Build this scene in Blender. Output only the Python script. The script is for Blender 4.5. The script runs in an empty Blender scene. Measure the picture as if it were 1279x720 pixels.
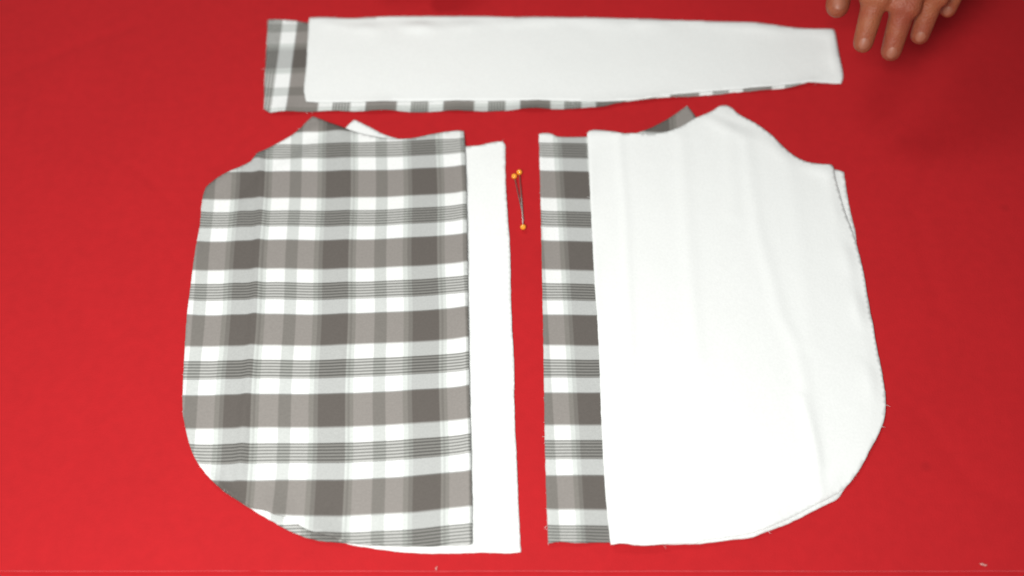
import bpy, bmesh, math, random
import numpy as np
from mathutils import Vector, Matrix, noise
from mathutils.geometry import delaunay_2d_cdt

random.seed(7)
S = bpy.context.scene
C = S.collection

# ------------------------------------------------------------------ camera
FPX, TH, DIST = 1500.0, math.radians(28), 0.75
CAM = Vector((0, -DIST*math.sin(TH), DIST*math.cos(TH)))
cd = bpy.data.cameras.new('camera')
cd.sensor_width = 36.0
cd.lens = FPX/1279*36
cd.clip_start, cd.clip_end = 0.02, 50
cd.dof.use_dof = True
cd.dof.focus_distance = 0.725
cd.dof.aperture_fstop = 2.9
cam = bpy.data.objects.new('camera', cd)
C.objects.link(cam)
cam.location = CAM
cam.rotation_euler = (TH, 0, 0)
S.camera = cam

# ------------------------------------------------------------------ light
w = bpy.data.worlds.new('World')
S.world = w
w.use_nodes = True
w.node_tree.nodes['Background'].inputs[0].default_value = (0.97, 0.99, 1.0, 1)
w.node_tree.nodes['Background'].inputs[1].default_value = 0.16


def area(name, loc, target, size, power, col):
    d = bpy.data.lights.new(name, 'AREA')
    d.shape = 'RECTANGLE'
    d.size, d.size_y = size
    d.energy = power
    d.color = col
    o = bpy.data.objects.new(name, d)
    C.objects.link(o)
    o.location = loc
    o.rotation_euler = (Vector(target)-Vector(loc)).to_track_quat('-Z', 'Y').to_euler()
    return o


area('key_lamp', (-0.15, -0.40, 0.74), (-0.10, -0.15, 0), (0.30, 0.30), 10.3, (1.0, 0.995, 0.975))
area('ceiling_lamp', (-0.55, 0.85, 1.4), (-.2, 0.0, 0), (0.5, 0.3), 7.0, (1.0, 0.98, 0.95))

S.view_settings.view_transform = 'Standard'
S.view_settings.look = 'None'
S.view_settings.exposure = 0.0
S.view_settings.gamma = 1.0
S.cycles.filter_width = 1.8


# ------------------------------------------------------------------ helpers
def T(px, py, z=0.0):
    """picture point of the reference -> metric point at height z above the table"""
    a = (px-639.5)/FPX
    b = (360-py)/FPX
    d = Vector((a, math.sin(TH)+b*math.cos(TH), -math.cos(TH)+b*math.sin(TH)))
    t = (z-CAM.z)/d.z
    return CAM+d*t


def tag(o, label=None, cat=None, group=None, kind=None):
    if label: o['label'] = label
    if cat: o['category'] = cat
    if group: o['group'] = group
    if kind: o['kind'] = kind
    return o


def link(name, me, mat=None, parent=None, smooth=True):
    if mat: me.materials.append(mat)
    if smooth:
        for p in me.polygons: p.use_smooth = True
    o = bpy.data.objects.new(name, me)
    C.objects.link(o)
    if parent: o.parent = parent
    return o


def empty(name, loc):
    o = bpy.data.objects.new(name, None)
    o.empty_display_size = 0.01
    C.objects.link(o)
    o.location = loc
    return o


class NT:
    def __init__(s, name):
        s.m = bpy.data.materials.new(name)
        s.m.use_nodes = True
        s.t = s.m.node_tree
        s.b = s.t.nodes['Principled BSDF']

    def n(s, typ, **kw):
        nd = s.t.nodes.new(typ)
        for k, v in kw.items():
            if k.startswith('i_'):
                k2 = k[2:]
                nd.inputs[int(k2) if k2.isdigit() else k2.replace('_', ' ')].default_value = v
            else:
                setattr(nd, k, v)
        return nd

    def l(s, a, b): s.t.links.new(a, b)

    def math(s, op, a, b=None):
        nd = s.t.nodes.new('ShaderNodeMath'); nd.operation = op
        for i, v in enumerate((a, b)):
            if v is None: continue
            if isinstance(v, (int, float)): nd.inputs[i].default_value = v
            else: s.l(v, nd.inputs[i])
        return nd.outputs[0]

    def mul(s, a, b):
        nd = s.t.nodes.new('ShaderNodeMix'); nd.data_type = 'RGBA'; nd.blend_type = 'MULTIPLY'
        nd.inputs['Factor'].default_value = 1
        for k, v in ((6, a), (7, b)):
            if isinstance(v, tuple): nd.inputs[k].default_value = v
            else: s.l(v, nd.inputs[k])
        return nd.outputs[2]

    def ramp(s, fac, stops, interp='LINEAR'):
        nd = s.t.nodes.new('ShaderNodeValToRGB')
        nd.color_ramp.interpolation = interp
        e = nd.color_ramp.elements
        while len(e) < len(stops): e.new(0.5)
        for i, (p, c) in enumerate(stops):
            e[i].position = p
            if isinstance(c, (int, float)): c = (c, c, c)
            e[i].color = (*c, 1)
        s.l(fac, nd.inputs[0])
        return nd.outputs[0]


def bump(nt, scale, strength, dist, detail=4):
    tc = nt.n('ShaderNodeTexCoord')
    no = nt.n('ShaderNodeTexNoise', i_Scale=scale, i_Detail=detail)
    nt.l(tc.outputs['Object'], no.inputs['Vector'])
    bp = nt.n('ShaderNodeBump', i_Strength=strength, i_Distance=dist)
    nt.l(no.outputs[0], bp.inputs['Height'])
    return tc, no, bp


# ------------------------------------------------------------------ materials
def mat_white(name, col):
    nt = NT(name)
    tc, no, bp = bump(nt, 700, 0.25, 0.0004, 3)
    n2 = nt.n('ShaderNodeTexNoise', i_Scale=26, i_Detail=3)
    nt.l(tc.outputs['Object'], n2.inputs['Vector'])
    b2 = nt.n('ShaderNodeBump', i_Strength=0.5, i_Distance=0.0014)
    nt.l(n2.outputs[0], b2.inputs['Height'])
    nt.l(bp.outputs[0], b2.inputs['Normal'])
    nt.l(b2.outputs[0], nt.b.inputs['Normal'])
    g = nt.ramp(no.outputs[0], [(0.3, 0.955), (0.7, 1.0)])
    nt.l(nt.mul(g, (*col, 1)), nt.b.inputs['Base Color'])
    nt.b.inputs['Roughness'].default_value = 0.9
    nt.b.inputs['Specular IOR Level'].default_value = 0.2
    return nt.m


def mat_plaid(name):
    nt = NT(name)
    uv = nt.n('ShaderNodeUVMap')
    uv.uv_map = 'threads'
    sep = nt.n('ShaderNodeSeparateXYZ')
    nt.l(uv.outputs[0], sep.inputs[0])
    fu = nt.math('FRACT', sep.outputs[0])
    fv = nt.math('FRACT', sep.outputs[1])
    wh = 1.0
    dk = (0.322, 0.294, 0.277)
    e = 0.015
    rows = nt.ramp(fv, [(0, 0.5), (e, dk), (.385, dk), (.385+2*e, (.97, .97, .965)), (.575, (.97, .97, .965)), (.59, (.47, .465, .45)),
                        (.80, (.47, .465, .45)), (.815, wh), (.992, wh), (1, 0.5)])
    # the six fine dark lines inside the narrow grey band
    k = nt.math('DIVIDE', nt.math('SUBTRACT', fv, 0.585), 0.0372)
    tri = nt.math('FRACT', k)
    ln = nt.ramp(tri, [(0.0, .56), (.30, .56), (.46, 1.22), (.84, 1.22), (1.0, .56)])
    inb = nt.math('MULTIPLY', nt.math('GREATER_THAN', fv, .585), nt.math('LESS_THAN', fv, .812))
    mx = nt.n('ShaderNodeMix'); mx.data_type = 'RGBA'
    nt.l(inb, mx.inputs['Factor'])
    mx.inputs[6].default_value = (1, 1, 1, 1)
    nt.l(ln, mx.inputs[7])
    def colramp(d, lt, md, ldk): return nt.ramp(fu, [(0, ldk), (.012, d), (.29, d), (.305, lt), (.335, ldk), (.35, lt), (.375, lt), (.388, wh), (.58, wh),
                        (.595, md), (.715, md), (.73, wh), (.90, wh), (.915, lt), (.955, lt), (.965, ldk), (1, ldk)])
    # warp stripes show strongly where the weft is dark, weakly where it is white
    ca = colramp((.40, .375, .36), (.80, .81, .79), (.72, .725, .71), (.62, .62, .605))
    cb = colramp((.545, .55, .545), (.76, .785, .77), (.69, .705, .695), (.62, .635, .625))
    rl = nt.n('ShaderNodeRGBToBW'); nt.l(rows, rl.inputs[0])
    cm = nt.n('ShaderNodeMix'); cm.data_type = 'RGBA'
    nt.l(rl.outputs[0], cm.inputs['Factor']); nt.l(ca, cm.inputs[6]); nt.l(cb, cm.inputs[7])
    cols = cm.outputs[2]
    c = nt.mul(nt.mul(rows, mx.outputs[2]), cols)
    tc, no, bp = bump(nt, 800, 0.3, 0.0004, 3)
    # thread grain, stretched along warp and weft
    g = nt.ramp(no.outputs[0], [(0.3, 0.94), (0.7, 1.03)])
    wx = nt.n('ShaderNodeTexNoise', i_Scale=1.0, i_Detail=2)
    mp = nt.n('ShaderNodeMapping'); mp.inputs['Scale'].default_value = (12, 200, 1)
    nt.l(uv.outputs[0], mp.inputs[0]); nt.l(mp.outputs[0], wx.inputs['Vector'])
    g2 = nt.ramp(wx.outputs[0], [(0.3, 0.95), (0.7, 1.03)])
    c = nt.mul(nt.mul(nt.mul(c, g), g2), (0.725, 0.738, 0.725, 1))
    nt.l(c, nt.b.inputs['Base Color'])
    nt.l(bp.outputs[0], nt.b.inputs['Normal'])
    nt.b.inputs['Roughness'].default_value = 0.9
    nt.b.inputs['Specular IOR Level'].default_value = 0.2
    return nt.m


def mat_red():
    nt = NT('red cotton tablecloth')
    tc, no, bp = bump(nt, 900, 0.35, 0.0005, 3)
    n2 = nt.n('ShaderNodeTexNoise', i_Scale=14, i_Detail=6, i_Roughness=0.65)
    nt.l(tc.outputs['Object'], n2.inputs['Vector'])
    n3 = nt.n('ShaderNodeTexNoise', i_Scale=140, i_Detail=3)
    nt.l(tc.outputs['Object'], n3.inputs['Vector'])
    g = nt.ramp(n2.outputs[0], [(0.3, 0.96), (0.7, 1.03)])
    g3 = nt.ramp(n3.outputs[0], [(0.3, 0.965), (0.7, 1.03)])
    # a few pilled darker specks
    vo = nt.n('ShaderNodeTexVoronoi', i_Scale=18)
    nt.l(tc.outputs['Object'], vo.inputs['Vector'])
    g4 = nt.ramp(vo.outputs['Distance'], [(0.02, 0.88), (0.08, 1.0)])
    c = nt.mul(nt.mul(nt.mul(g, g3), g4), (0.392, 0.0092, 0.0125, 1))
    nt.l(c, nt.b.inputs['Base Color'])
    nt.l(bp.outputs[0], nt.b.inputs['Normal'])
    nt.b.inputs['Roughness'].default_value = 0.8
    nt.b.inputs['Specular IOR Level'].default_value = 0.18
    nt.b.inputs['Sheen Weight'].default_value = 0.03
    nt.b.inputs['Sheen Roughness'].default_value = 0.5
    return nt.m


def mat_plain(name, col, rough=0.5, metal=0.0, sss=0.0, coat=0.0):
    nt = NT(name)
    tc, no, bp = bump(nt, 350, 0.15, 0.0006, 4)
    g = nt.ramp(no.outputs[0], [(0.3, 0.86), (0.7, 1.04)])
    nt.l(nt.mul(g, (*col, 1)), nt.b.inputs['Base Color'])
    nt.l(bp.outputs[0], nt.b.inputs['Normal'])
    nt.b.inputs['Roughness'].default_value = rough
    nt.b.inputs['Metallic'].default_value = metal
    nt.b.inputs['Coat Weight'].default_value = coat
    if sss:
        nt.b.inputs['Subsurface Weight'].default_value = sss
        nt.b.inputs['Subsurface Radius'].default_value = (0.008, 0.003, 0.0015)
        nt.b.inputs['Subsurface Scale'].default_value = 0.5
    return nt.m


def mat_skin():
    nt = NT('skin')
    tc, no, bp = bump(nt, 160, 0.5, 0.0016, 6)
    n2 = nt.n('ShaderNodeTexNoise', i_Scale=55, i_Detail=4)
    nt.l(tc.outputs['Object'], n2.inputs['Vector'])
    vo = nt.n('ShaderNodeTexVoronoi', i_Scale=700)
    nt.l(tc.outputs['Object'], vo.inputs['Vector'])
    b2 = nt.n('ShaderNodeBump', i_Strength=0.4, i_Distance=0.0005)
    nt.l(vo.outputs['Distance'], b2.inputs['Height'])
    nt.l(bp.outputs[0], b2.inputs['Normal'])
    nt.l(b2.outputs[0], nt.b.inputs['Normal'])
    c = nt.ramp(n2.outputs[0], [(0.35, (.25, .056, .028)), (0.65, (.29, .088, .038))])
    nt.l(c, nt.b.inputs['Base Color'])
    nt.b.inputs['Roughness'].default_value = 0.55
    nt.b.inputs['Specular IOR Level'].default_value = 0.35
    nt.b.inputs['Subsurface Weight'].default_value = 0.2
    nt.b.inputs['Subsurface Radius'].default_value = (0.008, 0.003, 0.0015)
    nt.b.inputs['Subsurface Scale'].default_value = 0.4
    return nt.m


M_WHITE = mat_white('white cotton', (0.715, 0.732, 0.718))
M_PLAID = mat_plaid('grey and white woven plaid')
M_RED = mat_red()
M_SKIN = mat_skin()
M_NAIL = mat_plain('nail', (0.31, 0.105, 0.058), 0.5)
M_SLEEVE = mat_plain('dark sleeve knit', (0.05, 0.05, 0.06), 0.9)
M_PIN = mat_plain('orange yellow glass pin head', (0.95, 0.36, 0.03), 0.15, coat=0.6)
M_STEEL = mat_plain('steel', (0.45, 0.42, 0.39), 0.5, metal=1.0)
M_LINT = mat_plain('pale lint', (0.62, 0.30, 0.27), 0.9)


# ------------------------------------------------------------------ table
def seg_dist(X, Y, a, b):
    ax, ay, bx, by = a[0], a[1], b[0], b[1]
    dx, dy = bx-ax, by-ay
    t = np.clip(((X-ax)*dx+(Y-ay)*dy)/(dx*dx+dy*dy+1e-12), 0, 1)
    return np.hypot(X-ax-t*dx, Y-ay-t*dy)


def path_dist(X, Y, pts):
    d = np.full(np.shape(X), 9.0)
    for a, b in zip(pts[:-1], pts[1:]):
        d = np.minimum(d, seg_dist(X, Y, a, b))
    return d


def PX(*pts): return [T(*p).xy for p in pts]


HEM_Y = T(640, 713.5).y


def make_table():
    # cloth sheet with shallow creases; z = 0 is its flat level
    xs = np.concatenate([np.linspace(-1.1, -0.42, 18)[:-1], np.arange(-0.42, 0.42, 0.0026), np.linspace(0.42, 1.1, 18)])
    fine = np.arange(-0.24, 0.27, 0.0026)
    hem = HEM_Y+np.array([-.004, -.0030, -.0024, -.0018, -.0010, 0, .0010])
    ys = np.sort(np.concatenate([np.linspace(-0.75, -0.24, 14)[:-1], fine[np.abs(fine-HEM_Y+.0015) > .0034], hem, np.linspace(0.27, 0.75, 14)]))
    X, Y = np.meshgrid(xs, ys)
    Z = np.zeros_like(X)
    for pts, h, wd in ((PX((334, 130), (318, 160), (285, 195), (272, 210)), .0007, .0026),
                       (PX((180, 95), (176, 140), (170, 190)), .0007, .0022),
                       (PX((160, 205), (185, 222), (222, 262)), .0007, .0024),
                       (PX((282, 55), (270, 90), (262, 120)), .0004, .003),
                       (PX((1190, 150), (1140, 260), (1175, 390)), .0004, .006),
                       (PX((60, 330), (120, 420), (110, 560)), .0005, .006),
                       (PX((1150, 520), (1210, 600), (1279, 640)), .0004, .006),
                       (PX((20, 90), (90, 60), (170, 30)), .0005, .005)):
        Z -= h*np.exp(-(path_dist(X, Y, pts)/wd)**2)
    # broad ripples, none under the cut pieces' contact
    nz = np.array([noise.noise((float(a)*9, float(b)*9, 2.2)) for a, b in zip(X.ravel(), Y.ravel())]).reshape(X.shape)
    Z += 0.0005*nz
    # a turned hem along the near edge: the strip nearest the viewer sits 0.5 mm higher
    Z += 0.0006*(1/(1+np.exp((Y-(HEM_Y-.0012))/.0004)))
    ny, nx = X.shape
    verts = [(float(a), float(b), float(c)) for a, b, c in zip(X.ravel(), Y.ravel(), Z.ravel())]
    faces = [(j*nx+i, j*nx+i+1, (j+1)*nx+i+1, (j+1)*nx+i) for j in range(ny-1) for i in range(nx-1)]
    # thickness and a skirt over the rim
    base = len(verts)
    ring = [i for i in range(nx)]+[j*nx+nx-1 for j in range(1, ny)]+[(ny-1)*nx+i for i in range(nx-2, -1, -1)]+[j*nx for j in range(ny-2, 0, -1)]
    for r in ring:
        v = verts[r]
        verts.append((v[0]*1.004, v[1]*1.004, -0.045))
    n = len(ring)
    for i in range(n):
        faces.append((ring[i], base+i, base+(i+1) % n, ring[(i+1) % n]))
    faces.append(tuple(base+i for i in range(n))[::-1])
    me = bpy.data.meshes.new('table_surface')
    me.from_pydata(verts, [], faces)
    me.update()
    o = link('table_surface', me, M_RED)
    tag(o, 'table top covered in plain red cotton cloth', kind='structure')
    return o


def add_tube(bm, pts, r, seg=6, cap=True):
    rings = []
    for i, p in enumerate(pts):
        a = pts[max(i-1, 0)]; b = pts[min(i+1, len(pts)-1)]
        d = (b-a).normalized()
        up = Vector((0, 0, 1)) if abs(d.z) < 0.9 else Vector((1, 0, 0))
        s = d.cross(up).normalized(); t = s.cross(d)
        rr = r[i] if isinstance(r, (list, tuple)) else r
        rings.append([bm.verts.new(p+(s*math.cos(k*2*math.pi/seg)+t*math.sin(k*2*math.pi/seg))*rr) for k in range(seg)])
    for a, b in zip(rings[:-1], rings[1:]):
        for k in range(seg):
            bm.faces.new((a[k], a[(k+1) % seg], b[(k+1) % seg], b[k]))
    if cap:
        bm.faces.new(rings[0][::-1]); bm.faces.new(rings[-1])


def bm_obj(name, bm, mat, parent=None):
    bmesh.ops.recalc_face_normals(bm, faces=bm.faces)
    me = bpy.data.meshes.new(name)
    bm.to_mesh(me); bm.free()
    return link(name, me, mat, parent)


table = make_table()
# the thin folded edge that runs along the near side of the cloth
bm = bmesh.new()
hp = [Vector((x, HEM_Y-.0002+.00025*noise.noise((x*30, 1.3, 0)), .00035+.0002*noise.noise((x*60, 5.1, 0)))) for x in np.arange(-0.42, 0.42, .003)]
add_tube(bm, hp, [.00022+.00012*noise.noise((p.x*90, 8.8, 0)) for p in hp], 5)
bm_obj('hem', bm, mat_plain('faded red hem', (0.52, 0.055, 0.065), 0.85), table)


# ------------------------------------------------------------------ cut cloth pieces
def densify(pts, step, wob, seed):
    """close the outline, rounding it through the points except at its true corners"""
    P = [Vector(p) for p in pts]
    n = len(P)
    tan = []
    for i in range(n):
        a, b = P[i]-P[i-1], P[(i+1) % n]-P[i]
        ang = a.angle(b) if a.length > 0 and b.length > 0 else 0
        tan.append(None if ang > math.radians(26) else (a.normalized()*b.length+b.normalized()*a.length)/(a.length+b.length))
    out = []
    for i in range(n):
        a, b = P[i], P[(i+1) % n]
        L = (b-a).length
        d = (b-a)
        m0 = tan[i]*L if tan[i] is not None else d
        m1 = tan[(i+1) % n]*L if tan[(i+1) % n] is not None else d
        k = max(1, int(round(L/step)))
        nrm = Vector((-d.y, d.x)).normalized() if L > 0 else Vector((0, 0))
        for j in range(k):
            t = j/k
            p = a*(2*t**3-3*t*t+1)+m0*(t**3-2*t*t+t)+b*(-2*t**3+3*t*t)+m1*(t**3-t*t)
            if j:
                p = p+nrm*wob*noise.noise((p.x*260, p.y*260, seed))+nrm*wob*.35*noise.noise((p.x*900, p.y*900, seed))
            out.append(p)
    return out


def inside(X, Y, poly):
    r = np.zeros(np.shape(X), bool)
    n = len(poly)
    for i in range(n):
        x1, y1 = poly[i]; x2, y2 = poly[(i+1) % n]
        if y1 == y2: continue
        c = ((y1 > Y) != (y2 > Y)) & (X < (x2-x1)*(Y-y1)/(y2-y1)+x1)
        r ^= c
    return r


def poly_dist(X, Y, poly):
    return path_dist(X, Y, list(poly)+[poly[0]])


THK = 0.00042
PIECES = []      # (polygon, height function) of what lies below


def panel(name, px_outline, mat, label, cat, group=None, below=(), ridges=(), uvf=None, curl=.0010, seed=1.0, wob=.00025, step=.0019, wave=.0004, lift=()):
    poly0 = [tuple(T(*p).xy) for p in px_outline]
    bnd = densify(poly0, .0013, wob, seed)
    poly = [(p.x, p.y) for p in bnd]
    xs = np.arange(min(p[0] for p in poly), max(p[0] for p in poly), step)
    ys = np.arange(min(p[1] for p in poly), max(p[1] for p in poly), step)
    X, Y = np.meshgrid(xs, ys)
    X = X+((np.arange(len(ys)) % 2)*step*.5)[:, None]
    X, Y = X.ravel(), Y.ravel()
    ok = inside(X, Y, poly)
    X, Y = X[ok], Y[ok]
    ok = poly_dist(X, Y, poly) > step*.5
    X, Y = X[ok], Y[ok]
    nb = len(poly)
    pts = [Vector(p) for p in poly]+[Vector((float(a), float(b))) for a, b in zip(X, Y)]
    vs, es, fs, *_ = delaunay_2d_cdt(pts, [], [list(range(nb))], 1, 1e-7)
    VX = np.array([v.x for v in vs]); VY = np.array([v.y for v in vs])
    # height: table, plus each lower piece with a soft step at its edge, plus own waves
    def height(QX, QY):
        z = np.full(QX.shape, .00045)
        for bp, hf in below:
            d = poly_dist(QX, QY, bp)
            d = np.where(inside(QX, QY, bp), d, -d)
            s = np.clip((d+.0110)/.0100, 0, 1)
            s = s*s*(3-2*s)
            z = np.maximum(z, .00045+s*(hf(QX, QY)+THK+.00030-.00045))
        sg = poly_dist(QX, QY, poly)
        sg = np.where(inside(QX, QY, poly), sg, 0)
        cn = np.array([noise.noise((float(a)*38, float(b)*38, seed*3.1)) for a, b in zip(QX, QY)])
        z += curl*np.clip(cn+.25, 0, 1)*np.exp(-sg/.004)
        wn = np.array([noise.noise((float(a)*22, float(b)*9, seed*7.7)) for a, b in zip(QX, QY)])
        z += wave*np.clip(wn+.2, 0, 1.2)
        for pp, h, wd in ridges:
            z += h*np.exp(-(path_dist(QX, QY, [tuple(T(*q).xy) for q in pp])/wd)**2)
        for (lx, ly), h, rad in lift:
            c = T(lx, ly)
            z += h*np.exp(-(((QX-c.x)**2+(QY-c.y)**2)/rad**2))
        return z
    Z = height(VX, VY)
    nv = len(vs)
    verts = [(float(a), float(b), float(c)+THK) for a, b, c in zip(VX, VY, Z)]+[(float(a), float(b), float(c)) for a, b, c in zip(VX, VY, Z)]
    tris = []
    cnt = {}
    for f in fs:
        f = list(f)
        a, b, c = (vs[f[0]], vs[f[1]], vs[f[2]])
        if (b-a).cross(c-a) < 0: f = f[::-1]
        tris.append(tuple(f))
        for i in range(len(f)):
            cnt[(f[i], f[(i+1) % len(f)])] = 1
    faces = list(tris)+[tuple(i+nv for i in f)[::-1] for f in tris]
    for (a, b) in cnt:
        if (b, a) not in cnt:
            faces.append((b, a, a+nv, b+nv))
    me = bpy.data.meshes.new(name)
    me.from_pydata(verts, [], faces)
    me.update()
    if uvf:
        U, V = uvf(VX, VY)
        ul = me.uv_layers.new(name='threads')
        idx = np.array([l.vertex_index for l in me.loops]) % nv
        arr = np.empty(len(idx)*2)
        arr[0::2] = U[idx]; arr[1::2] = V[idx]
        ul.data.foreach_set('uv', arr)
    o = link(name, me, mat)
    # origin on the piece
    cx, cy = float(VX.mean()), float(VY.mean())
    me.transform(Matrix.Translation((-cx, -cy, 0)))
    o.location = (cx, cy, 0)
    tag(o, label, cat, group)
    # loose thread ends along the cut edge
    rnd = random.Random(int(seed*10))
    bm = bmesh.new()
    zb = {i: Z[i] for i in range(nv)}
    for i in range(0, nb-1):
        if rnd.random() > .13: continue
        a, b = Vector(poly[i]), Vector(poly[(i+1) % nb])
        t = (b-a).normalized()
        n2 = Vector((t.y, -t.x))
        if inside(np.array([a.x+n2.x*.0006]), np.array([a.y+n2.y*.0006]), poly)[0]: n2 = -n2
        L = rnd.uniform(.0004, .0010) if rnd.random() < .95 else rnd.uniform(.0015, .0028)
        k = (np.hypot(VX-a.x, VY-a.y)).argmin()
        z = float(Z[k])+THK*.6
        dv = (n2+t*rnd.uniform(-1.1, 1.1)).normalized()
        p0 = Vector((a.x-n2.x*.0004, a.y-n2.y*.0004, z))
        p1 = p0+Vector((dv.x, dv.y, 0))*L*.6
        dv2 = (dv+t*rnd.uniform(-.8, .8)).normalized()
        p2 = p1+Vector((dv2.x, dv2.y, -.1))*L*.6
        off = Vector((cx, cy, 0))
        add_tube(bm, [p0-off, p1-off, p2-off], [.00011, .00009, .00005], 4)
    fr = bm_obj('frayed_edge', bm, M_WHITE, o)
    tag(fr, kind='stuff')
    return (poly, height), o


def fit(samples, terms):
    """least-squares thread coordinate from measured stripe positions ((px, py), value)"""
    def basis(x, y):
        B = [np.ones_like(x), x, y, x*y, x*x, y*y, x*x*x]
        return [B[i] for i in terms]
    P = [T(*s[0]) for s in samples]
    x = np.array([p.x for p in P]); y = np.array([p.y for p in P])
    v = np.array([s[1] for s in samples], float)
    co, *_ = np.linalg.lstsq(np.array(basis(x, y)).T, v, rcond=None)
    return lambda X, Y: sum(c*b for c, b in zip(co, basis(X, Y)))


rows_left = [((391, 138), -1), ((500, 136), -1), ((260, 217), 0), ((300, 215), 0), ((430, 218), 0), ((520, 211.6), 0), ((580, 209), 0),
             ((250, 301.7), 1), ((320, 303), 1), ((430, 301), 1), ((580, 294), 1),
             ((235, 396.7), 2), ((300, 397), 2), ((430, 395), 2), ((580, 386.7), 2),
             ((240, 500.6), 3), ((310, 496), 3), ((430, 493), 3), ((580, 485), 3), ((300, 600), 4), ((430, 598), 4), ((580, 591), 4)]
cols_left = [((300, 230), 0), ((405, 230), 1), ((514, 230), 2), ((293, 320), 0), ((404, 320), 1), ((515, 320), 2),
             ((287, 420), 0), ((399.5, 420), 1), ((515, 420), 2), ((280.5, 510), 0), ((398, 510), 1), ((515, 510), 2), ((393, 615), 1), ((515, 615), 2)]
fU, fV = fit(cols_left, (0, 1, 2, 3)), fit(rows_left, (0, 1, 2, 3, 4, 5, 6))


def ripple(X, Y):
    return np.array([.030*noise.noise((float(a)*16, float(b)*7, 4.4))+.014*noise.noise((float(a)*45, float(b)*12, 9.1)) for a, b in zip(X, Y)])


uv_left = lambda X, Y: (fU(X, Y)+.006*np.sin(Y*70), fV(X, Y)+ripple(X, Y)*.6)
rows_right = [((858, 131), -1), ((740, 136), -1), ((673, 213.5), 0), ((735, 217.5), 0), ((675, 301), 1), ((742, 304), 1), ((677, 393), 2), ((747, 396), 2), ((680, 490), 3), ((752, 493.5), 3), ((683, 591.7), 4), ((757, 597), 4)]
cols_right = [((704, 230), 0), ((710, 317), 0), ((714, 410), 0), ((720, 510), 0), ((728, 610), 0), ((810, 230), 1), ((838, 610), 1)]
gU, gV = fit(cols_right, (0, 1, 2, 3)), fit(rows_right, (0, 1, 2, 5))
uv_right = lambda X, Y: (gU(X, Y), gV(X, Y)+ripple(X, Y)*.4)
strip_v = [((356, 137), 0), ((456, 137), 1), ((553, 137), 2), ((650, 137), 3), ((744, 134), 4), ((367.7, 50), 0), ((365.7, 75), 0), ((361, 125), 0), ((361.5, 110), 0), ((362, 118), 0), ((465, 50), 1)]
strip_u = [((345, 65), 0), ((340, 137), .92), ((900, 48), 0), ((900, 118), .84)]
hU, hV = fit(strip_u, (0, 1, 2)), fit(strip_v, (0, 1, 2, 4))
uv_strip = lambda X, Y: (hU(X, Y), hV(X, Y))

# --- the two long strips at the top
o_ps = [(335, 27), (350, 26.5), (366, 27), (384, 30), (400, 33), (700, 33), (900, 36), (1034, 48), (1042, 96), (1012, 104), (1000, 108), (973, 113), (955, 114),
        (933, 116), (915, 116.5), (900, 119), (878, 120.5), (862, 122), (844, 123), (800, 127), (766, 132), (751, 135.5), (735, 136.5), (688, 138.2), (660, 138.4), (630, 139.4), (591, 140.6),
        (560, 140.2), (520, 141.6), (490, 140.2), (456, 141.2), (420, 140.5), (388, 141.4), (360, 142), (337, 142.6), (330, 138), (331, 100), (333, 60)]
p_ps, _ = panel('plaid_cloth', o_ps, M_PLAID, 'long grey and white plaid strip lying beneath the white strip at the top', 'fabric piece',
                'long strips laid across the top', uvf=uv_strip, seed=1.3, curl=.0022, lift=(((356, 142), .0015, .012), ((480, 142), .0012, .01), ((570, 142), .0014, .01), ((670, 141), .0014, .01)))
o_ws = [(386.5, 25), (388, 24), (405, 23.8), (437, 24.8), (465, 23.4), (495, 22.2), (540, 21.8), (600, 22), (640, 23.2), (680, 24), (769, 25.2), (830, 26.8), (888, 29), (947, 31.4), (975, 34.6), (1001, 38),
        (1020, 38.8), (1041, 38.8), (1047, 72), (1051.5, 102), (1050, 106), (1007, 106.2), (985, 108.5), (968, 110.2), (930, 113), (900, 115.5), (846, 120), (799, 127.4), (760, 129.5), (720, 129),
        (680, 127.8), (630, 128), (563, 128.3), (500, 129), (439, 130), (400, 130.3), (383, 129.5), (382, 126), (383.5, 80)]
p_ws, _ = panel('white_cloth', o_ws, M_WHITE, 'long plain white strip narrowing to the right, on top of the plaid strip', 'fabric piece',
                'long strips laid across the top', below=(p_ps,), seed=2.1, curl=.0006, wave=.0004)

# --- left pair
o_wl = [(443, 151), (462, 160), (482, 170), (510, 177), (545, 182), (583, 184.5), (600, 183), (610, 180.5), (620, 178.4), (628, 178), (631, 182), (632, 240), (634.5, 275), (637, 313), (638.2, 373), (640, 420), (642, 453),
        (642.4, 500), (645, 570), (648, 640), (650.5, 690.5), (640, 691.5), (600, 690.8), (567, 692), (537, 692.2), (500, 690.4), (467, 686), (430, 679), (400, 668), (372, 655), (345, 632), (315, 600), (290, 550), (283, 480), (290, 400),
        (300, 320), (308, 260), (340, 225), (375, 205), (410, 182), (428, 166), (436, 157)]
p_wl, _ = panel('white_cloth', o_wl, M_WHITE, 'plain white cut panel showing as a band right of the topmost left plaid panel', 'fabric piece',
                'plain white body panels', seed=3.7, curl=.0006)
o_pu = [(400, 165), (430, 172), (500, 180), (572, 176), (574, 250), (577, 400), (580, 600), (582, 676), (540, 681), (465, 682), (426, 679.5), (405, 678), (387, 674.5), (370, 668), (356, 661.5), (338, 651), (319, 640), (303, 630),
        (290, 622), (262, 598), (245, 573), (238, 549), (236, 525), (236, 480), (243, 380), (252, 310), (262, 250), (285, 225), (330, 205), (372, 175)]
p_pu, _ = panel('plaid_cloth', o_pu, M_PLAID, 'second plaid panel hidden under the left one, its edge showing at the lower left curve', 'fabric piece',
                'plaid body panels', below=(p_wl,), uvf=lambda X, Y: (uv_left(X, Y)[0]+.03, uv_left(X, Y)[1]+.10), seed=4.4, curl=.0016, wave=.0003)
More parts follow.
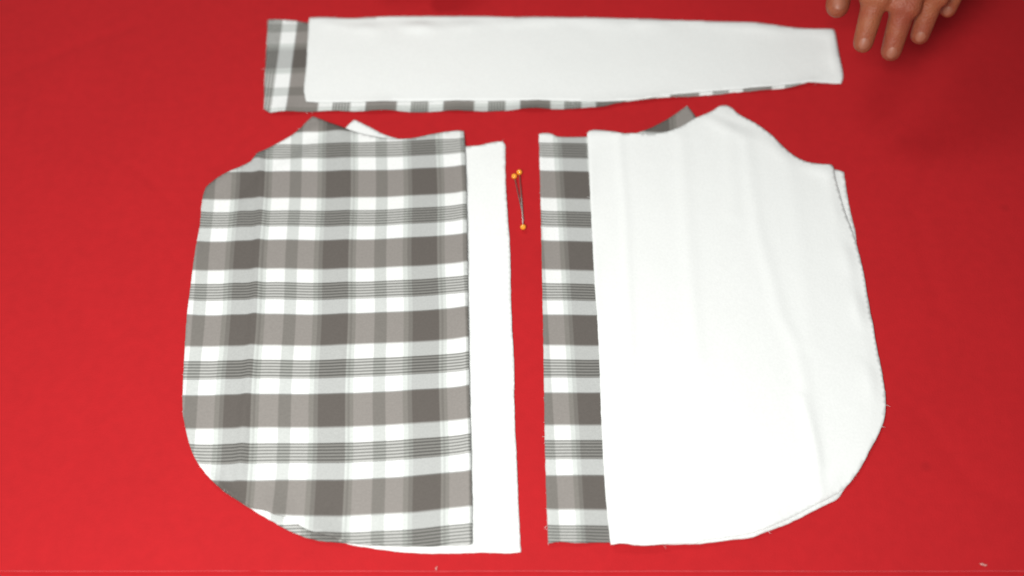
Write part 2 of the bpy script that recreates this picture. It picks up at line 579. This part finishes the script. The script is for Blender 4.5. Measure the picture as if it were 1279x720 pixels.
o_pl = [(391, 147.5), (398, 150), (405, 153), (420, 159.5), (435, 165), (460, 172.5), (482, 177.2), (500, 178), (520, 176), (542, 171.6), (560, 167.6), (574, 166), (579.5, 166.5), (581, 185), (583, 250), (584.5, 350), (586, 450), (588, 550), (590, 640),
        (590, 681), (587, 682.5), (560, 683.2), (533, 684.4), (495, 684.6), (465, 683.6), (440, 680.5), (425, 676.5), (408, 672), (395, 668.6), (384, 664), (372, 656.5), (356, 648.5), (343, 646), (334, 641.5), (324, 638.6), (314, 635.5), (303, 629),
        (290, 620.5), (275, 610), (262, 598), (250, 583), (243, 570), (236, 549), (230.5, 525), (229.5, 480), (231.6, 440), (237, 380), (240.5, 350), (245, 317), (252, 273), (253, 259), (255.5, 243), (257.5, 236), (262, 231.5), (273, 224), (286, 217), (300, 211),
        (314, 205), (323, 195.5), (345, 183), (368, 169.5), (376, 162), (383, 154)]
crease = [(323, 196), (326.5, 225), (326.5, 270), (323, 320), (319, 400), (312, 470), (306, 530), (300, 600)]
p_pl, _ = panel('plaid_cloth', o_pl, M_PLAID, 'grey and white plaid cut panel with a curved outer side, topmost of the left pile', 'fabric piece',
                'plaid body panels', below=(p_wl, p_pu), uvf=uv_left, seed=5.2, curl=.0018, wave=.0006,
                ridges=((crease, .0016, .0032), ([(578, 170), (582, 300), (585, 500), (587, 670)], .0006, .002), ([(430, 180), (433, 330), (425, 560)], .0005, .006)),
                lift=(((338, 648), .0030, .012), ((400, 673), .0026, .012)))

# --- right pair
o_pr = [(673, 169.2), (680, 168), (689, 168.6), (694, 171), (712, 172.3), (731, 172.4), (760, 172.5), (785, 170.5), (801, 166.5), (811, 162.5), (822, 157), (833, 150.8), (846, 142), (858, 133.5), (863, 139), (870, 149), (900, 165), (950, 185), (985, 212), (1030, 222),
        (1048, 300), (1078, 450), (1085, 500), (1070, 560), (1035, 606), (980, 640), (900, 666), (800, 674), (762, 678.5), (745, 678.6), (727, 679.6), (712, 679.5), (700, 678.4), (692, 679.4), (684.5, 680.6), (683, 640), (680.5, 560), (679.3, 480), (678, 400), (676, 300), (674.5, 230)]
p_pr, _ = panel('plaid_cloth', o_pr, M_PLAID, 'plaid cut panel lowest of the right pile, showing as a band along its left side', 'fabric piece',
                'plaid body panels', uvf=uv_right, seed=6.1, curl=.0016, lift=(((690, 682), .0022, .010), ((725, 682), .0014, .008)))
o_wu = [(738, 174), (760, 173), (800, 176), (850, 168), (900, 148), (920, 150), (950, 172), (985, 201), (1010, 211), (1040, 213.2), (1046, 214), (1053.5, 216.5), (1054.5, 225), (1057, 243), (1062, 267), (1068, 291), (1070, 312), (1075, 342),
        (1079, 368), (1085, 401), (1091, 434), (1096, 463), (1099, 481), (1101.5, 497), (1098, 529), (1092, 545), (1085, 559), (1068, 591), (1054, 612), (1046.5, 623), (1030, 632), (1013, 640.5), (980, 656.8), (958, 665), (937, 672.6),
        (910, 676), (880, 680), (840, 681.5), (800, 681), (768, 680), (764, 640), (752, 480)]
p_wu, _ = panel('white_cloth', o_wu, M_WHITE, 'second white panel in the right pile, its rim peeping out at the right', 'fabric piece',
                'plain white body panels', below=(p_pr,), seed=7.9, curl=.0008)
o_wr = [(733, 169.6), (736, 166.5), (741, 165), (752, 165.4), (767, 167.5), (772.5, 169.2), (795, 169.6), (817.5, 169.8), (830, 167.8), (840, 165), (853, 158.8), (866, 150.8), (878, 145.8), (891, 139.6), (898, 134.6), (903, 133.2), (908, 133.4), (913.5, 136), (918, 141), (942.5, 156),
        (961, 169.5), (980, 187.5), (991, 196.5), (1006, 204), (1019.5, 207), (1037, 208.4), (1039.5, 211), (1042, 225), (1046.5, 240), (1054, 266), (1062, 287), (1071, 315), (1078, 345), (1082, 368), (1088, 401), (1094, 434), (1100, 463), (1103, 482), (1105, 498), (1102, 530), (1095, 546),
        (1087.5, 560), (1070, 592), (1053, 612), (1041, 620.5), (1013, 634.5), (980, 651.5), (958, 661), (937, 668), (905, 673.5), (880, 677), (867, 681.2), (852, 680.6), (835, 682), (815, 684), (793, 684.2), (778, 682.6), (762, 683.4), (759.5, 660), (755, 607), (750, 513), (749, 480),
        (747, 427), (742, 350), (737.5, 260), (735, 210)]
p_wr, _ = panel('white_cloth', o_wr, M_WHITE, 'large plain white cut panel with a curved outer side, topmost of the right pile', 'fabric piece',
                'plain white body panels', below=(p_pr, p_wu), seed=8.8, curl=.0008, wave=.0004,
                ridges=(([(772, 172), (780, 260), (786, 420), (790, 560)], .0006, .003), ([(850, 175), (858, 300), (870, 450)], .0006, .005),
                        ([(930, 180), (945, 290), (962, 350), (975, 400), (992, 430), (1008, 500), (1020, 580)], .0006, .0045), ([(985, 220), (1000, 330), (1010, 430)], .0003, .006),
                        ([(1000, 500), (1016, 560), (1022, 620)], .0009, .0035), ([(905, 140), (912, 200), (915, 270)], .0004, .006)),
                lift=(((775, 686), .0022, .010), ((820, 687), .0020, .010)))


# ------------------------------------------------------------------ pins
def sphere_bm(c, r, seg=20, rings=12, sc=(1, 1, 1)):
    bm = bmesh.new()
    bmesh.ops.create_uvsphere(bm, u_segments=seg, v_segments=rings, radius=r)
    for v in bm.verts: v.co = Vector((v.co.x*sc[0], v.co.y*sc[1], v.co.z*sc[2]))+c
    return bm


def pin(head_px, tip_px, label, r=.00185):
    h = T(*head_px); h.z = r+.0006
    t = T(*tip_px); t.z = .0010
    root = empty('sewing_pin', (h.x, h.y, 0))
    d = (t-h).normalized()
    L = .034
    o = root.location.copy()
    bm = bmesh.new()
    a = h-o; b = a+d*L
    add_tube(bm, [a, a.lerp(b, .8), a.lerp(b, .95), b], [.00032, .00032, .00022, .00005], 8)
    bm_obj('shaft', bm, M_STEEL, root)
    bm_obj('head', sphere_bm(a, r, sc=(1, 1, .96)), M_PIN, root)
    tag(root, label, 'pin', 'ball headed sewing pins')


pin((642.3, 223), (656, 284), 'orange headed pin, the lower left head of the two touching ones')
pin((648.6, 218), (654, 278), 'yellow orange headed pin, the upper right head of the two touching ones')
pin((653.3, 286.3), (649.5, 226), 'orange headed pin whose head lies alone below the other two, between the piles')


# ------------------------------------------------------------------ lint on the cloth
def lint(px, py, ln, ang, label, r=.0004):
    c = T(px, py)
    bm = bmesh.new()
    pts = []
    for i in range(7):
        s = (i/6-.5)
        pts.append(Vector((s*ln*math.cos(ang)+.0004*math.sin(i*1.4), s*ln*math.sin(ang)+.0004*math.cos(i*1.9), .0010+.0003*math.sin(i*1.1))))
    add_tube(bm, pts, [r*.3, r*.8, r, r*1.1, r, r*.8, r*.3], 6)
    o = bm_obj('lint_fibre', bm, M_LINT)
    o.location = (c.x, c.y, 0)
    tag(o, label, 'lint', 'bits of lint on the red cloth')


lint(1227, 706, .0036, -.1, 'short pale bit of lint near the lower right corner of the red cloth', .00055)
lint(545, 711, .0026, 1.5, 'tiny pale bit of lint on the hem below the left white panel', .0003)


# ------------------------------------------------------------------ hands
def add_capsule(bm, a, b, ra, rb, seg=16, flat=1.0, side=None):
    d = (b-a)
    L = d.length
    d = d.normalized()
    up = Vector((0, 0, 1))
    s = side if side is not None else d.cross(up)
    s = (s-d*s.dot(d)).normalized(); t = s.cross(d).normalized()
    rings = []
    prof = []
    for k in range(1, 6):
        an = math.pi/2*(1-k/5)
        prof.append((-ra*math.sin(an), ra*math.cos(an)))
    for k in range(0, 5):
        an = math.pi/2*k/5
        prof.append((L+rb*math.sin(an), rb*math.cos(an)))
    for off, r in prof:
        r = max(r, 1e-5)
        rings.append([bm.verts.new(a+d*off+s*math.cos(k*2*math.pi/seg)*r+t*math.sin(k*2*math.pi/seg)*r*flat) for k in range(seg)])
    for p, q in zip(rings[:-1], rings[1:]):
        for k in range(seg):
            bm.faces.new((p[k], p[(k+1) % seg], q[(k+1) % seg], q[k]))
    bm.faces.new(rings[0][::-1]); bm.faces.new(rings[-1])


def chain(bm, pts, rad):
    for i in range(len(pts)-1):
        add_capsule(bm, pts[i], pts[i+1], rad[i], rad[i+1])


def make_arm(root, tips, wrist, elbow, mirror):
    """one continuous surface: forearm, palm, four curled fingers and a thumb"""
    bm = bmesh.new()
    W, E_ = wrist, elbow
    fwd = (tips['middle']-W); fwd.z = 0; fwd.normalize()
    side = Vector((-fwd.y, fwd.x, 0))*mirror      # towards the thumb
    up = Vector((0, 0, 1))
    spec = {'index': (.027, .088, .0088, .0064), 'middle': (.008, .093, .0090, .0066), 'ring': (-.011, .088, .0086, .0062), 'little': (-.028, .079, .0076, .0054)}
    nails = []
    for nm, (so, kl, r0, r1) in spec.items():
        K = W+fwd*kl+side*so+up*(.010-.18*abs(so))
        base = W+fwd*.012+side*so*.45
        add_capsule(bm, base, K, .0125, .0100)
        tip = tips[nm]
        v = tip-K
        # two bends: the chain arches upward, then comes down to the tip
        L = v.length
        arch = up*(.013+.10*max(0, .085-L))
        j1 = K+v*.44+arch
        j2 = K+v*.76+arch*.75
        chain(bm, [K, j1, j2, tip], [r0*1.08, r0, r0*.90, r1])
        add_capsule(bm, j1-up*.0004, j1+(j2-j1)*.12, r0*1.05, r0*.98)
        dd = (tip-j2).normalized()
        sd = dd.cross(up).normalized()
        nn = sd.cross(dd).normalized()
        if nn.z < 0: nn = -nn
        nails.append((tip-dd*.0015+nn*(r1*.80), dd, sd, nn, r1))
        # knuckle swellings and the skin rolls over each joint
        for jj, rr in ((j1, r0), (j2, r0*.92)):
            ax = (tip-K).normalized()
            for q in (-.0022, 0, .0022):
                add_capsule(bm, jj+ax*q-sd*.0030+up*rr*.12, jj+ax*q+sd*.0030+up*rr*.12, rr*.93, rr*.93)
    # palm fill
    for so in (-.018, -.006, .006, .018):
        add_capsule(bm, W+fwd*.018+side*so*.8, W+fwd*.080+side*so, .0135, .0115)
    # thumb: leaves the side of the palm near its base
    tb = W+fwd*.022+side*.020-up*.004
    tk = W+fwd*.052+side*.043-up*.010
    tip = tips['thumb']
    tj = tk.lerp(tip, .52)+side*.006+up*.002
    chain(bm, [tb, tk, tj, tip], [.0150, .0112, .0098, .0076])
    dd = (tip-tj).normalized(); sd = dd.cross(up).normalized(); nn = sd.cross(dd).normalized()
    if nn.z < 0: nn = -nn
    nails.append((tip-dd*.001+nn*.0060, dd, sd, nn, .0078))
    # forearm
    add_capsule(bm, W-fwd*.002+side*.009, W.lerp(E_, .3)+side*.012, .0165, .022)
    add_capsule(bm, W-fwd*.002-side*.009, W.lerp(E_, .3)-side*.012, .0160, .021)
    add_capsule(bm, W.lerp(E_, .25), E_, .026, .038)
    for v in bm.verts: v.co -= root.location
    me = bpy.data.meshes.new('tmp'); bm.to_mesh(me); bm.free()
    o = bpy.data.objects.new('tmp', me); C.objects.link(o)
    m = o.modifiers.new('r', 'REMESH'); m.mode = 'VOXEL'; m.voxel_size = .0014
    m = o.modifiers.new('s', 'SMOOTH'); m.factor = .5; m.iterations = 5
    dg = bpy.context.evaluated_depsgraph_get()
    me2 = bpy.data.meshes.new_from_object(o.evaluated_get(dg))
    bpy.data.objects.remove(o)
    arm = link('arm', me2, M_SKIN, root)
    for c, dd, sd, nn, r in nails:
        bm = bmesh.new()
        bmesh.ops.create_uvsphere(bm, u_segments=16, v_segments=10, radius=1)
        for v in bm.verts:
            q = v.co.copy()
            v.co = c-root.location+dd*(q.x*r*.82)+sd*(q.y*r*.64)+nn*(q.z*r*.22-.16*r*q.y*q.y)
        bm_obj('fingernail', bm, M_NAIL, arm)
    # sleeve further up the arm
    bm = bmesh.new()
    a = W.lerp(E_, .45)-root.location; b = E_+(E_-W)*.35-root.location
    pts = [a, a.lerp(b, .02), a.lerp(b, .06), a.lerp(b, .3), a.lerp(b, .6), b]
    add_tube(bm, pts, [.036, .039, .037, .043, .049, .056], 28)
    bm_obj('sleeve', bm, M_SLEEVE, root)
    return arm


person = empty('person', (0.05, 0.62, 0))
tag(person, 'reaching hand of a person leaning in from the top right, fingers bent', 'person')
make_arm(person, {'index': T(1078, 54, .066), 'middle': T(1113, 64, .062), 'ring': T(1149, 44, .066), 'little': T(1184, 12, .068), 'thumb': T(1046, 8, .070)},
         T(1205, -235, .112), T(1205, -235, .112)+Vector((.03, .20, .06)), -1)
make_arm(person, {'index': T(541, -15, .012), 'middle': T(517, -62, .020), 'ring': T(488, -75, .028), 'little': T(459, -70, .034), 'thumb': T(570, -62, .022)},
         T(470, -290, .08), T(470, -290, .08)+Vector((-.02, .20, .06)), 1)
